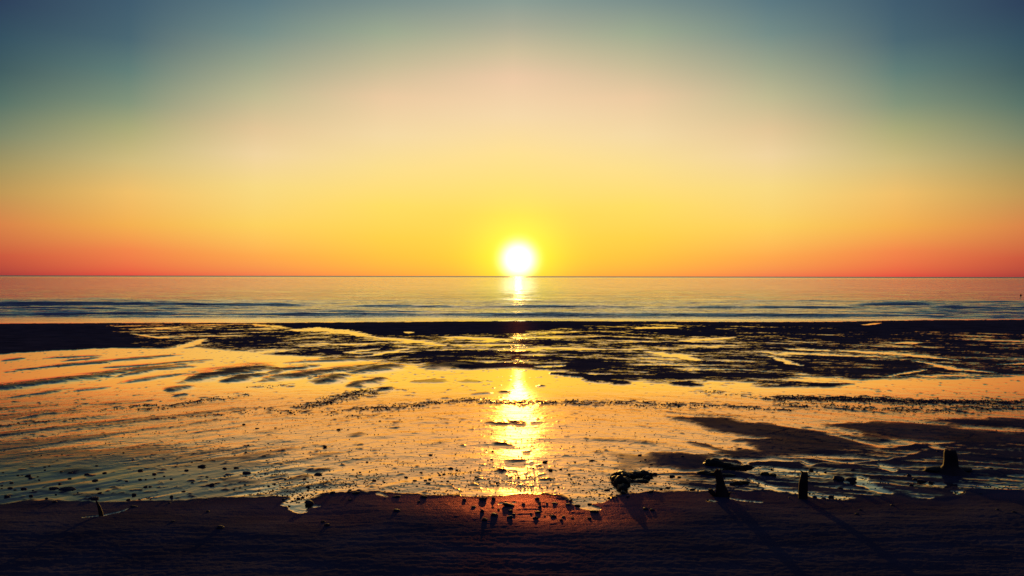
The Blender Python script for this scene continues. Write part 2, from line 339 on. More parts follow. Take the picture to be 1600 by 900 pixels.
# heights
dry = 1 - WET
relief = 0.012 * sstep(0, 1, dry) * (dry > .0) * np.clip(YY / 12, .35, 1.2)
relief = relief + 0.028 * sstep(0, 45, upper) 
rip = fbm(XX * 2.2 + 0, YY * 11, 5, 91, .62) * .0042 + fbm(XX * 22, YY * 30, 2, 95) * .0018 + fbm(XX * .8, YY * 1.5, 3, 96) * .007
relief = relief + HB + UND * (1 - sstep(-1, 3, upper))
relief = relief + rip * sstep(.5, 12, upper) * (YY > 1.3)
relief = relief + fbm(XX * 1.1, YY * 2.0, 4, 99) * .006 * sstep(8, 14, YY) * (1 - sstep(.0, .6, WET))
ZZ = zbase(np.maximum(YY, 0)) + relief
Ysh = F * (ZC - ZSEA) / (np.interp(UU, [-2500,0,250,400,800,1200,1300,1450,1600,4000],[506,507,505.5,505.5,501.5,502.5,502,499,498,496]) - VH + wob * .6)
bz = zbase(30.0)
far = sstep(26, 34, YY)
ZZ = ZZ * (1 - far) + far * (np.minimum(ZSEA + .004 + (Ysh - YY) * .012, bz + .02) + relief * .5)
ZZ = np.where(YY < 2, ZZ + .02 * (2 - YY).clip(0, 60) * .4, ZZ)
nr, nc = ZZ.shape
co = np.stack([XX, YY, ZZ], -1).reshape(-1, 3).astype(np.float32)
def grid_mesh(name, co, nr, nc, attrs):
    me = bpy.data.meshes.new(name)
    me.vertices.add(nr * nc); me.vertices.foreach_set('co', co.ravel())
    i = np.arange(nr * nc).reshape(nr, nc)
    q = np.stack([i[:-1, :-1], i[:-1, 1:], i[1:, 1:], i[1:, :-1]], -1).reshape(-1, 4)
    me.loops.add(q.size); me.loops.foreach_set('vertex_index', q.ravel().astype(np.int32))
    me.polygons.add(len(q)); me.polygons.foreach_set('loop_start', (np.arange(len(q)) * 4).astype(np.int32))
    me.polygons.foreach_set('use_smooth', np.ones(len(q), bool))
    for k, a in attrs.items():
        at = me.attributes.new(k, 'FLOAT', 'POINT'); at.data.foreach_set('value', a.ravel().astype(np.float32))
    me.update(calc_edges=True)
    return me

# ------------------------------------------------------------------ materials
class MT:
    def __init__(s, name):
        s.m = bpy.data.materials.new(name); s.m.use_nodes = True; s.t = s.m.node_tree; s.t.nodes.clear()
    def n(s, tp, ins=None, **k):
        x = s.t.nodes.new(tp)
        for a, b in k.items(): setattr(x, a, b)
        for a, b in (ins or {}).items():
            if hasattr(b, 'is_output') or isinstance(b, bpy.types.NodeSocket): s.t.links.new(b, x.inputs[a])
            else: x.inputs[a].default_value = b
        return x
    def out(s, sh):
        o = s.n('ShaderNodeOutputMaterial'); s.t.links.new(sh, o.inputs[0]); return s.m
def water_like(t, tint, rough, bump, body=(.012, .012, .02), lo=.15, hi=.82, floor=.06, damping=None):
    """reflecting water film over dark sand: reflectance climbs towards grazing view"""
    lw = t.n('ShaderNodeLayerWeight', {'Blend': .5, 'Normal': bump})
    mr = t.n('ShaderNodeMapRange', {0: lw.outputs['Facing'], 1: lo, 2: hi, 3: floor, 4: 1.0})
    g = t.n('ShaderNodeBsdfGlossy', {'Color': tint if isinstance(tint, bpy.types.NodeSocket) else (*tint, 1), 'Roughness': rough, 'Normal': bump})
    d = t.n('ShaderNodeBsdfDiffuse', {'Color': (*body, 1)})
    fac = mr.outputs[0]
    if damping: fac = t.n('ShaderNodeMath', {0: fac, 1: t.n('ShaderNodeMath', {0: 1.0, 1: damping}, operation='SUBTRACT').outputs[0]}, operation='MULTIPLY').outputs[0]
    return t.n('ShaderNodeMixShader', {0: fac, 1: d.outputs[0], 2: g.outputs[0]}).outputs[0]

t = MT('wet sand and water film')
geo = t.n('ShaderNodeNewGeometry'); P = geo.outputs['Position']
wet = t.n('ShaderNodeAttribute', attribute_name='wet').outputs['Fac']
tex = t.n('ShaderNodeAttribute', attribute_name='texture').outputs['Fac']
mp1 = t.n('ShaderNodeMapping', {0: P, 3: (1.0, 1.15, 1.0)})
n1 = t.n('ShaderNodeTexNoise', {0: mp1.outputs[0], 'Scale': 14.0, 'Detail': 3.0, 'Roughness': .55})
n2 = t.n('ShaderNodeTexNoise', {0: mp1.outputs[0], 'Scale': 2.6, 'Detail': 2.0})
h = t.n('ShaderNodeMath', {0: n2.outputs[0], 1: 4.0, 2: n1.outputs[0]}, operation='MULTIPLY_ADD')
hs = t.n('ShaderNodeMath', {0: h.outputs[0], 1: tex}, operation='MULTIPLY')
bf = t.n('ShaderNodeBump', {'Strength': 1.0, 'Distance': .0042, 'Height': hs.outputs[0]})
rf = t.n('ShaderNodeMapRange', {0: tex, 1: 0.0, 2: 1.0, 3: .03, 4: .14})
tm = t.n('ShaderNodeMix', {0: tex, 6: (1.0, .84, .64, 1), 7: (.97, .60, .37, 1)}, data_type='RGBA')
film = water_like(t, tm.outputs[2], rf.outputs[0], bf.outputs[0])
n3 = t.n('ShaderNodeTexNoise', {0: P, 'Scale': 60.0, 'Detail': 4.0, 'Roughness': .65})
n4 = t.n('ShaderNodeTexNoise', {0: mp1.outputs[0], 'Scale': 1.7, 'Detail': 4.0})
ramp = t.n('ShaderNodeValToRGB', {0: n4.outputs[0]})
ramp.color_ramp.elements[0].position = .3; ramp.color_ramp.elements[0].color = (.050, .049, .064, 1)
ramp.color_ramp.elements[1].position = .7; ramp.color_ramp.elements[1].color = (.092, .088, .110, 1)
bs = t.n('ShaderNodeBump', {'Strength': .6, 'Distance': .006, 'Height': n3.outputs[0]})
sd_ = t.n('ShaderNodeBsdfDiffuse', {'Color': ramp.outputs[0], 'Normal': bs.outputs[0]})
sg = t.n('ShaderNodeBsdfGlossy', {'Color': (1.0, .34, .34, 1), 'Roughness': .40, 'Normal': bs.outputs[0]})  # red tint paints the reddish sun glow into the gloss
damp_glow = t.n('ShaderNodeAttribute', attribute_name='damp_glow').outputs['Fac']
sand = t.n('ShaderNodeMixShader', {0: damp_glow, 1: sd_.outputs[0], 2: sg.outputs[0]})
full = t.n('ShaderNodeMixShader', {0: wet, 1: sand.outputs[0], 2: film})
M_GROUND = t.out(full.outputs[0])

big_in = (upper > 0) * 1.0
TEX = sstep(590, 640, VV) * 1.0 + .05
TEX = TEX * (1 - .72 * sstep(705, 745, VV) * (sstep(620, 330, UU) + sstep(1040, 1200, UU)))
TEX = np.where(YY > 30, .02, TEX)
DAMP_GLOW = .001 + .042 * (.25 + .75 * np.exp(-((UU - 830) / 300) ** 2)) * sstep(55, 0, upper) ** 1.3 * (big_in)  # moist edge gloss, shaped to paint a glow around the sun's column
ground = mesh_obj('wet_sand', grid_mesh('wet_sand', co, nr, nc, {'wet': WET, 'texture': TEX, 'damp_glow': DAMP_GLOW}), M_GROUND)
tag(ground, kind='structure')
def ground_z(x, y):
    i = np.clip(np.searchsorted(Yr, y), 0, nr - 1)
    tt = x / math.sqrt(Yr[i] ** 2 + 1.0)
    j = int(np.argmin(abs(tcols - tt)))
    return float(ZZ[i, j])
def at(u, v):
    y = float(Y_of(v)); x = (u - 800) * y / F
    return x, y, ground_z(x, y)

# ------------------------------------------------------------------ the sea
Ys = np.concatenate([np.arange(34, 68, .08), np.geomspace(68, 400, 220), np.geomspace(405, 60000, 60)])
tsd = np.arange(-.8, .8001, .0035)
tsc = np.concatenate([-to[::-1], tsd, to])
SY, ST = np.meshgrid(Ys, tsc, indexing='ij'); SX = ST * SY
SU = 800 + F * ST
def ridge(v, hgt, wd, u0, u1, wv=.8, seed=0, f=.06):
    y0 = F * (ZC - ZSEA) / (v - VH)
    c = y0 + wv * fbm(SX * f, SX * 0 + seed * 3.1, 4, 101 + seed)
    d = SY - c
    prof = np.where(d < 0, np.exp(-(d / (wd * .55)) ** 2), np.exp(-(d / (wd * 1.9)) ** 2))
    win = sstep(u0, u0 + 90, SU) * sstep(u1, u1 - 90, SU)
    return hgt * prof * win * (.75 + .6 * fbm(SX * .15, SX * 0 + seed, 3, 111 + seed))
SZ = np.full(SX.shape, ZSEA)
SZ = SZ + ridge(492.6, .17, .55, -3000, 5000, 1.0, 1) + ridge(478.0, .30, .8, -3000, 520, 1.5, 2, .04) + ridge(480.5, .17, .8, 480, 1500, 2.5, 3, .05) \
   + ridge(476.0, .32, .9, 1290, 1500, .6, 4) + ridge(480.5, .22, .9, 1400, 5000, 1.5, 5) + ridge(467.5, .08, 1.2, -3000, 300, 2.5, 6) + ridge(487, .10, .5, -3000, 760, 2.0, 7) \
   + ridge(469.5, .08, 1.2, 1080, 5000, 2.5, 8) + ridge(455, .10, 1.6, 940, 1030, 2, 9) + ridge(463, .06, 1.6, 600, 1400, 4, 10) + ridge(486.5, .10, .6, 1350, 5000, 2, 12) + ridge(484.5, .12, .6, -3000, 420, 2.5, 13)
SV = VH + F * (ZC - ZSEA) / SY
calm = .10 + .90 * sstep(498.6, 495.0, SV + 1.6 * fbm(SX * .12, SY * .3, 3, 151))
side = sstep(480, 250, SU) + sstep(1250, 1500, SU)
chop = fbm(SX * .10, SY * .9, 4, 121) * (.06 + .10 * side * sstep(72, 58, SY)) + fbm(SX * .45, SY * 2.6, 3, 131) * .020
SZ = np.where(SY < 400, SZ + chop * calm * (1 - .6 * sstep(70, 200, SY)) * sstep(900, 300, SY), SZ)
SZ = ZSEA + (SZ - ZSEA) * calm
t = MT('sea water')
geo = t.n('ShaderNodeNewGeometry'); P = geo.outputs['Position']
rip = t.n('ShaderNodeAttribute', attribute_name='ripple').outputs['Fac']
mp1 = t.n('ShaderNodeMapping', {0: P, 3: (.12, 1.3, 1.0)})
n1 = t.n('ShaderNodeTexNoise', {0: mp1.outputs[0], 'Scale': 2.2, 'Detail': 4.0, 'Roughness': .6})
hm = t.n('ShaderNodeMath', {0: n1.outputs[0], 1: rip}, operation='MULTIPLY')
bp = t.n('ShaderNodeBump', {'Strength': 1.0, 'Distance': .24, 'Height': hm.outputs[0]})
far_ = t.n('ShaderNodeAttribute', attribute_name='windy').outputs['Fac']
r0 = t.n('ShaderNodeMapRange', {0: rip, 1: 0.0, 2: 1.0, 3: .03, 4: .07})
rr = t.n('ShaderNodeMath', {0: r0.outputs[0], 1: far_}, operation='ADD')
M_SEA = t.out(water_like(t, (.98, .93, .82), rr.outputs[0], bp.outputs[0], body=(.010, .014, .03), lo=.25, hi=.80, floor=.05, damping=far_))
RIP = calm * (1 - .3 * sstep(60, 150, SY)) * (.8 + .5 * fbm(SX * .08, SY * .3, 3, 141))
sea = mesh_obj('sea', grid_mesh('sea', np.stack([SX, SY, SZ], -1).reshape(-1, 3).astype(np.float32), *SX.shape, {'ripple': RIP, 'windy': .34 * sstep(450, 2600, SY)}), M_SEA)
tag(sea, kind='structure')

# ------------------------------------------------------------------ stones
def rock_material(name, c0, c1, gloss):
    t = MT(name)
    tcn = t.n('ShaderNodeTexCoord')
    n = t.n('ShaderNodeTexNoise', {0: tcn.outputs['Object'], 'Scale': 3.0, 'Detail': 5.0, 'Roughness': .7})
    r = t.n('ShaderNodeValToRGB', {0: n.outputs[0]})
    r.color_ramp.elements[0].color = (*c0, 1); r.color_ramp.elements[1].color = (*c1, 1)
    r.color_ramp.elements[0].position = .35; r.color_ramp.elements[1].position = .68
    b = t.n('ShaderNodeBump', {'Strength': .5, 'Distance': .003, 'Height': n.outputs[0]})
    p = t.n('ShaderNodeBsdfPrincipled', {'Base Color': r.outputs[0], 'Roughness': gloss, 'Normal': b.outputs[0], 'Specular IOR Level': .12})
    return t.out(p.outputs[0])
M_ROCK = rock_material('dark wet stone', (.022, .022, .028), (.060, .056, .058), .7)
M_WOOD = rock_material('waterlogged wood', (.025, .018, .015), (.08, .055, .045), .75)
M_WEED = rock_material('seaweed', (.012, .014, .010), (.04, .038, .02), .6)
from mathutils import Vector, noise as mn
import bmesh
def rock_mesh(name, seed, rough=.28, flat=1.0, sub=3, ang=True):
    bm = bmesh.new(); bmesh.ops.create_icosphere(bm, subdivisions=sub, radius=.5)
    r = random.Random(seed); off = Vector((r.uniform(0, 99), r.uniform(0, 99), r.uniform(0, 99)))
    planes = [Vector((r.gauss(0, 1), r.gauss(0, 1), r.gauss(0, .8))).normalized() for _ in range(7)]
    cut = [r.uniform(.33, .47) for _ in planes]
    for v in bm.verts:
        p = v.co.copy()
        if ang:
            for pl, c in zip(planes, cut):
                d = p.dot(pl)
                if d > c: p -= pl * (d - c) * .85
        p *= 1 + rough * mn.noise(p * 2.2 + off) + rough * .4 * mn.noise(p * 6 + off)
        p.z *= flat
        v.co = p
    for f in bm.faces: f.smooth = True
    me = bpy.data.meshes.new(name); bm.to_mesh(me); bm.free(); return me
PEB = [rock_mesh('pebble', s, sub=2) for s in range(10)]
for m in PEB: m.materials.append(M_ROCK)
BIG = [rock_mesh('stone', s + 50) for s in range(5)]
for m in BIG: m.materials.append(M_ROCK)
def stone(u, v, wpx, hpx=None, name='pebble', label=None, cat='pebble', group=None, mesh=None, depth=None, bury=.25, rot=None):
    wpx = wpx * (.88 if v > 770 else 1)
    hpx = hpx or wpx * random.uniform(.5, .62)
    base = v + hpx * (.15 if v < 770 and name == 'pebble' else .35)
    x, y, z = at(u, base)
    k = y / F
    o = bpy.data.objects.new(name, mesh or random.choice(PEB)); C.objects.link(o)
    sx = wpx * k
    wetspot = v < 770 and name == 'pebble'
    sz = hpx * k * (.42 if wetspot else .46) / (1 - bury)
    sy = depth * k if depth else sx * random.uniform(.7, 1.0)
    o.scale = (sx * 1.12, sy, sz * 1.1)
    o.location = (x, y + sy * .2, z + sz * (.5 - bury))
    o.rotation_euler = (random.uniform(-.15, .15), random.uniform(-.15, .15), rot if rot is not None else random.uniform(-.5, .5))
    return tag(o, label, cat, group)
G1 = 'small dark pebbles strewn over the wet shining flat'
L1 = 'small dark pebble lying on the wet shining flat'
G2 = 'dark stones half sunk in the dim upper beach'
L2 = 'dark stone half sunk in the dim brown sand of the upper beach'
# distinct stones: (u, v, w, h, label)
named = [
 (497,740.5,13,7,'blocky dark stone standing alone above the pebbles, left of the sun glitter'),
 (483,785,17,12.5,'large round dark stone beside the little puddle tongue at the sand edge'),
 (452.5,791,5,3.5,'tiny dark stone lying inside the little puddle tongue'),
 (520,771,9,6.5,'dark stone on the sand edge just right of the puddle tongue'),
 (556,771.5,13,6,'wide low dark stone on the sand edge, foot of a small cluster'),
 (619.5,777,13,4,'flat slab-like stone lying along the sand edge'),
 (662.5,777,11.5,6,'oval dark stone centred on the glowing orange sand edge'),
 (620,803,13,7,'lone dark stone on the brown upper beach below the flat slab stone'),
 (705,731,8,5,'larger of two dark stones left of the glitter path'),
 (755,780,12,7.5,'rounded dome stone on the sand edge left of the glitter foot'),
 (772,780,8,6,'small square stone on the sand edge right of the dome stone'),
 (795,791,20.5,9,'biggest dark boulder stone below the sun glitter with shining water around it'),
 (773,810,14,8,'broad low stone on the upper beach below and left of the biggest stone'),
 (758,818,10,8,'lowest stone of the group on the upper beach below the glitter'),
 (754,803,8,7.5,'small upright stone left of the broad low stone on the upper beach'),
 (797,814,10,6,'stone directly beneath the biggest stone, lower of two'),
 (838,814,11,6,'low stone at the bottom of the row of stones right of the biggest stone'),
 (868,787.5,12,3,'thin flat dark sliver of stone on the brown sand right of the glitter foot'),
 (902.5,788.5,11.5,6.5,'dark stone in the mouth of the narrow bright puddle'),
 (922.5,786.5,8.5,4.5,'dark stone on the far bank of the narrow bright puddle'),
 (930,799.5,16,6,'wide dark stone damming the right end of the narrow bright puddle'),
 (888,789,8,4,'flat stone on the brown bank left of the narrow bright puddle'),
 (949,764.5,9,4,'long dark stone above the pebbles left of the seaweed clump'),
 (981.5,776.5,6,5.5,'dark stone on the sand edge just below the seaweed clump'),
 (1017,769,9,5.5,'dark stone on the reddish wet sand right of the seaweed clump'),
 (1312,746,18,13,'left one of two touching dark rocks right of the pale slim post'),
 (1331,747,16,12,'right one of two touching dark rocks, with a pointed flank'),
 (1268.5,733,7,4,'small square dark stone on the shining strip above the slim post'),
 (1422,741,7,6.5,'round dark stone on the dim flat left of the widest stump'),
 (1433,748,9,5,'dark stone just below the round one left of the widest stump'),
 (344,831,13,9,'solitary dark lump on the dark upper beach at lower left'),
 (268,776.5,6.5,7,'diamond-shaped upright dark stone near the left sand edge'),
 (330,759,9,6.5,'angular dark stone with a small companion on the dim left flat'),
 (385,739,14,7,'knobbly dark stone cluster head on the dim left flat'),
 (145,780,17,5,'long dark flat stone just above the leaning stick'),
 (103,766.5,22,4.5,'longest low dark stone on the dim flat at far left'),
 (83,765,13,5,'dark low stone touching the longest one at far left'),
 (11,777,10,5.5,'dark oval stone nearest the left edge of the picture'),
 (148.5,752,9,5,'rectangular dark stone on the dim flat at left'),
 (209,794,11,3.5,'flat dark stone on the sand edge right of the leaning stick'),
 (1241,750,0,0,None),
]
for u, v, a, b, lab in named:
    if lab: stone(u, v, a, b, 'stone', lab, 'stone', mesh=random.choice(BIG), bury=.3)
LAND = [(497,740,'the blocky dark stone left of the glitter'),(483,785,'the round stone by the puddle tongue'),(556,771,'the wide low stone on the sand edge'),(662,777,'the oval stone on the glowing sand edge'),(705,731,'the large stone left of the glitter'),(795,791,'the biggest stone under the glitter'),(930,799,'the stone damming the narrow puddle'),(971,752,'the seaweed clump'),(1125,755,'the leaning timber stump'),(1255,760,'the slim wooden post'),(1322,747,'the pair of touching rocks'),(1486,725,'the widest stump'),(268,776,'the diamond-shaped stone'),(385,739,'the knobbly stone on the left flat'),(330,759,'the angular stone on the left flat'),(155,800,'the leaning stick'),(94,766,'the longest low stone at far left'),(11,777,'the oval stone at the left edge'),(808,690,'the middle of the glitter path'),(344,831,'the solitary lump at lower left'),(148,752,'the rectangular stone at left'),(620,803,'the lone stone on the upper beach')]
ORD = ['nearest', 'second nearest', 'third nearest', 'fourth nearest', 'fifth nearest', 'sixth nearest', 'seventh nearest', 'eighth nearest', 'ninth nearest', 'tenth nearest', 'eleventh nearest', 'twelfth nearest']
def name_by_neighbours(items, noun):
    """a label for each: which landmark it lies by, on which side, and its rank there"""
    bins = {}
    for i, it in enumerate(items):
        l = min(LAND, key=lambda q: math.hypot(q[0] - it[0], 2 * (q[1] - it[1])))
        du, dv = it[0] - l[0], 2 * (it[1] - l[1])
        k = int(((math.degrees(math.atan2(-dv, du)) + 382.5) % 360) // 45)
        side = ['right of', 'upper right of', 'straight above', 'upper left of', 'left of', 'lower left of', 'straight below', 'lower right of'][k]
        bins.setdefault((l[2], side), []).append((math.hypot(du, dv), i))
    out = {}
    for (l, side), v in bins.items():
        for r_, (_, i) in enumerate(sorted(v)):
            out[i] = noun + ' ' + side + ' ' + l + (', ' + ORD[min(r_, 11)] if len(v) > 1 else '')
    return out
small = [(428,757.5,6),(420,760.5,5),(445.5,750.5,5),(454,748.5,4),(476,750,7),(506,747.5,4.5),(443,763.5,4),(427,767,3.5),(469,755.5,3),(481,762,6.5),(497,761.5,5.5),(492,764.5,3),(515,763.5,3),(506,758.5,3),(494,770.5,3.5),
 (443.5,781,6),(467,779.5,7),(473,777.5,7),(461,779,4),(506,767,3),(511,768,2.5),(547,767,6.5),(545,770.5,7),(562,767,7),(533.5,772,3),(556,758.5,4),(552,734.5,4),(563,739,4),(536,763,2.5),
 (585,751.5,7),(589,748,3),(601,754,4),(635,746,6),(658.5,738.5,6),(649,752,6.5),(658.5,747,4),(672,749.5,5.5),(665,751.5,5),(670,755.5,8),(678.5,752,3.5),(688,743,5),(694,741.5,5),(691,752.5,4.5),(700,752,5),(712,749,3),(708,749.5,2),
 (714.5,734.5,5.5),(736,737.5,5),(631.5,760,3.5),(652,760,4),(661.5,761,3),(594,765,3.5),(611,762.5,3.5),(619,764,3),(624,766.5,4),(607.5,772,2.5),(602,776,3),(602.5,779.5,4),(655,785.5,6),(704.5,766.5,3),(739,776,3),(718,758,2.5),
 (745,746,6),(747,750,4.5),(764,749,3),(766,752,3.5),(777,754,5),(811,746,5.5),(836,750,4),(836.5,746.5,3),(866.5,747,3.5),(873,760.5,4),(825,770,3),(844,757,3),(834,759,2.5),(793,743,4),(799,746,3),
 (913.5,746,3.5),(942,750.5,4),(956,763.5,3),(955,772.5,4),(965.5,772.5,3.5),(952.5,777.5,6.5),(958,778,4.5),(963.5,777.5,4.5),(941.5,766.5,2.5),(937,774.5,3.5),(886.5,782,4),(892,782.5,7),(976,771,2.5),
 (875,666.5,3),(879,673.5,2.5),(926,719.5,8),(948,703,5.5),(1000,711.5,6),(1009,718.5,4.5),(1067,714,6),(852,722,8),(861,735,8),(877,733.5,5),(890,741,4),(887,735,3),(899,722,4),(834,732,4),(845,728,3),(769,718.5,5),(766,725,3),(743,734,3),(749,733,3),
 (788,735,7),(770,705,4),(944,718,3.5),(961,732.5,3),(942,726,4),(1018,726,5),(1015,729.5,3),(1001,721,3),(1002,732,3),(974,717,2.5),(1034,764,6.5),(1045,762,8),(1083,764.5,8),(1024,741.5,8),(1020,747.5,4.5),(1051,744,9),(1062,745.5,6),(1075,750,5),(1106,745.5,4),
 (381,663.5,6),(193,709.5,4.5),(367,711,3.5),(388,697,5),(384,707,4),(526,713,4),(574,722,5),(673,711,6.5),(413,714,6),(446,710,3.5),(508,699,7),(529,672,7),(544,672,3.5),(594,658,4.5),(625,656,4),(565,676.5,3.5),(431,669.5,4.5),(402,670.5,6),(715,683,3),(590,712,3),
 (205,683.5,3),(97,711.5,3.5),(65,713,3),(300,723,4),(292,737,6.5),(315,730.5,11),(351,734,7),(369,733,8),(324,747,5.5),(301,756,5),(337,757.5,4.5),(366,766.5,5),(375,764,4),(384,766.5,4),(383,759,4.5),(323,781.5,4),(265,787,5.5),(287,769.5,6),(242,750,4),(268,750.5,6),(257,746.5,4),
 (219,751.5,6.5),(228,751.5,4),(219,737,8),(241,743,7),(163,741,8),(152,765.5,6.5),(156,772,8),(209,774,9),(201,782,8),(227,763,7),(235,762.5,6),(198,754,5),(70,732,4),(77,730.5,4),(70,737,4.5),(28,745,4),(35,744.5,3),(44,745.5,9),(48,749.5,6),(18,756.5,6.5),(3,761,4),(3,766,4),
 (16,765.5,8),(24,768,5),(37,766,9),(48,775.5,7),(52,768.5,3.5),(73,780,6),(86,786,8),(87.5,774,4),(59,747,3.5),(96,739.5,5),(110,741,6),(109,749.5,6),(136,743,8),(61,752,5),(5,741,4),(122,771,4),(94,758,6),(151,730,5),
 (1128,758,5),(1142,758,4),(1183,749,5),(1187,754,4),(1193,764,4),(1185,760,5),(1207,740.5,6),(1207,733,5),(1282,721,4),(1291,737.5,5),(1277,737,3),(1326,755,4),(1315,762,9),(1274,775.5,8),(1266,770.5,5),(1234,778,3.5),(1229,769,3),(1288,777,7),(1333,735,6),(1406,732.5,4),(1442,751,12),(1457,753,10),(1377,748,4),(1425,758,6),(1350,756,4),(1300,775,10),
 (1550,732,5),(1575,734,4),(1534,771,5),(1466,705,4)]
LB = name_by_neighbours(small, 'dark pebble')
random.seed(21)
for i, (u, v, a) in enumerate(small):
    stone(u, v, a, a * random.uniform(.52, .7), 'pebble', LB[i], 'pebble', G1, bury=.22)
upper_st = [(547,783,7.5),(726,782,8),(754,787,4),(741,795,9),(819,789.5,7),(840,780,8),(844,787,6),(844,794,7),(855,787.5,5),(770.5,795,4.5),(798,803,8),(803,808.5,7),(841,803,9),(865,809,11),(860,807,4),(882,810,7),(895,812,6),(878,817,7),(1010,797,10),(1020,799,9),(922,812,8),
 (512,826,10),(505,819,8),(270,822,7),(325,803,7),(830,806,4),(852,810,4),(1396,790,7),(1345,798,6),(780,800,5),(1340,806,7),(1560,800,6),(1586,805,7)]
LB = name_by_neighbours(upper_st, 'half-sunk stone')
for i, (u, v, a) in enumerate(upper_st):
    stone(u, v, a, a * random.uniform(.5, .65), 'stone', LB[i], 'stone', G2, bury=.35)

# fine gravel nobody could count: one object of many tiny stones on the gravel bands
def gravel():
    r = np.random.RandomState(5); tv = []; tf = []
    base = rock_mesh('tmp', 77, sub=1, ang=False)
    bv = np.array([v.co[:] for v in base.vertices]); bf_ = np.array([p.vertices[:] for p in base.polygons])
    cand = np.argwhere(grav > .25); w_ = grav[grav > .25]
    # equal density on the ground: weight by area
    wa = w_ ** 2 * (Yr[cand[:, 0]] ** 1.0)
    pick = cand[r.choice(len(cand), 3600, p=wa / wa.sum())]
    lowr = np.argwhere((VV > 640) & (VV < 786) & (WET > .5) & (UU > -250) & (UU < 1850))
    wt = 0.06 + (0.3 + .9 * sstep(620, 200, UU[lowr[:, 0], lowr[:, 1]])) * sstep(705, 755, VV[lowr[:, 0], lowr[:, 1]]) * (fbm(XX[lowr[:, 0], lowr[:, 1]] * 1.6, YY[lowr[:, 0], lowr[:, 1]] * 2.2, 3, 171) > -.02)
    pick2 = lowr[r.choice(len(lowr), 3400, p=wt / wt.sum())]
    k = 0
    for arr, s0, s1 in ((pick, .010, .026), (pick2, .005, .015)):
        for i, j in arr:
            s = r.uniform(s0, s1); a = r.uniform(0, 6.28); c, sn = math.cos(a), math.sin(a)
            p = bv * np.array([s * 1.3, s, s * .38])
            p = np.stack([p[:, 0] * c - p[:, 1] * sn, p[:, 0] * sn + p[:, 1] * c, p[:, 2]], 1)
            p += (XX[i, j] + r.uniform(-.01, .01), YY[i, j] + r.uniform(-.01, .01), ZZ[i, j] + s * .12)
            tv.append(p); tf.append(bf_ + k); k += len(bv)
    me = bpy.data.meshes.new('gravel'); me.from_pydata(np.concatenate(tv).tolist(), [], np.concatenate(tf).tolist())
    bpy.data.meshes.remove(base)
    return me
g = mesh_obj('gravel', gravel(), M_ROCK)
tag(g, 'fine dark gravel scattered in bands over the wet flat', 'gravel', kind='stuff')

# ------------------------------------------------------------------ stumps, posts, weed
def loft(name, rings, mat, seed=0, seg=18, jag=.0, parent=None, rough=.12, grain=.10):
    """rings: (x, y, z, rx, ry); closed, gnarled surface; jag breaks the top edge"""
    bm = bmesh.new(); off = Vector((seed * 7.3, seed * 1.7, 0)); R_ = []
    for k, (x, y, z, rx, ry) in enumerate(rings):
        row = []
        for i in range(seg):
            a = 2 * math.pi * i / seg
            n = 1 + rough * mn.noise(Vector((math.cos(a) * 1.3, math.sin(a) * 1.3, z * 9)) + off) + grain * mn.noise(Vector((math.cos(a) * 5, math.sin(a) * 5, z * 2)) + off)
            zz = z
            if k >= len(rings) - 2: zz += jag * mn.noise(Vector((math.cos(a) * 1.6, math.sin(a) * 1.6, 5)) + off)
            row.append(bm.verts.new((x + rx * n * math.cos(a), y + ry * n * math.sin(a), zz)))
        R_.append(row)
    for a, b in zip(R_, R_[1:]):
        for i in range(seg):
            bm.faces.new((a[i], a[(i + 1) % seg], b[(i + 1) % seg], b[i]))
    bm.faces.new(R_[0][::-1])
    top = bm.verts.new(Vector(rings[-1][:3]) + Vector((0, 0, -.15 * rings[-1][3])))
    for i in range(seg): bm.faces.new((R_[-1][i], R_[-1][(i + 1) % seg], top))
    for f in bm.faces: f.smooth = True
    me = bpy.data.meshes.new(name); bm.to_mesh(me); bm.free()
    return mesh_obj(name, me, mat, parent)
def post(name, u, v, prof, label, cat, seed, jag=.01, mat=None):
    """prof: (du_px, height_px, width_px) from the base upward, measured in the photograph"""
    x, y, z = at(u, v); k = y / F
    e = bpy.data.objects.new(name, None); C.objects.link(e); e.location = (x, y, z); tag(e, label, cat)
    pr = []
    for (a, b), (c_, d_) in zip(list(zip(prof, prof[1:])), [(0, 0)] * 99):
        for q in (0, .34, .67): pr.append(tuple(m0 + (m1 - m0) * q for m0, m1 in zip(a, b)))
    pr.append(prof[-1])
    rings = [(du * k, 0, hp * k, wp / 2 * k, wp / 2 * k * .85) for du, hp, wp in [(prof[0][0], -8, prof[0][2])] + pr]
    loft('shaft', rings, mat or M_WOOD, seed, jag=jag, parent=e)
    return e, k
e, k = post('timber_stump', 1130, 776, [(0,0,21),(-1,7,20),(-3,14,16),(-4,22,13),(-6,30,12),(-8,37,12),(-8,41,10)], 'thick dark timber stump leaning left, flared at its foot, behind the sand edge', 'stump', 3, .02)
loft('root', [(x * k, -2 * k, z * k, a * k, b * k) for x, z, a, b in [(4,1,5,5),(9,6,3.2,3),(13,7,2.2,2),(18,6,1.3,1.3),(21,4,.6,.6)]], M_WOOD, 8, parent=e, jag=0)
loft('root', [(x * k, 1 * k, z * k, a * k, b * k) for x, z, a, b in [(-7,-2,5,4),(-13,2,5,4),(-17,6,5,4),(-19,11,3,3)]], M_WOOD, 9, parent=e, jag=0)
e, k = post('wooden_post', 1255, 779, [(0,0,14),(0,12,14),(0.5,24,13.5),(2,34,11.5),(2.5,39,10),(1.5,41,8)], 'slim upright wooden post with a chipped slanting top standing on the sand edge', 'post', 5, .012)
loft('splinter', [(x * k, 0, z * k, a * k, b * k) for x, z, a, b in [(4,38,2,2),(0,41,1.8,1.8),(-3,43,1.3,1.2),(-6,43.5,.5,.5)]], M_WOOD, 6, parent=e, jag=0)
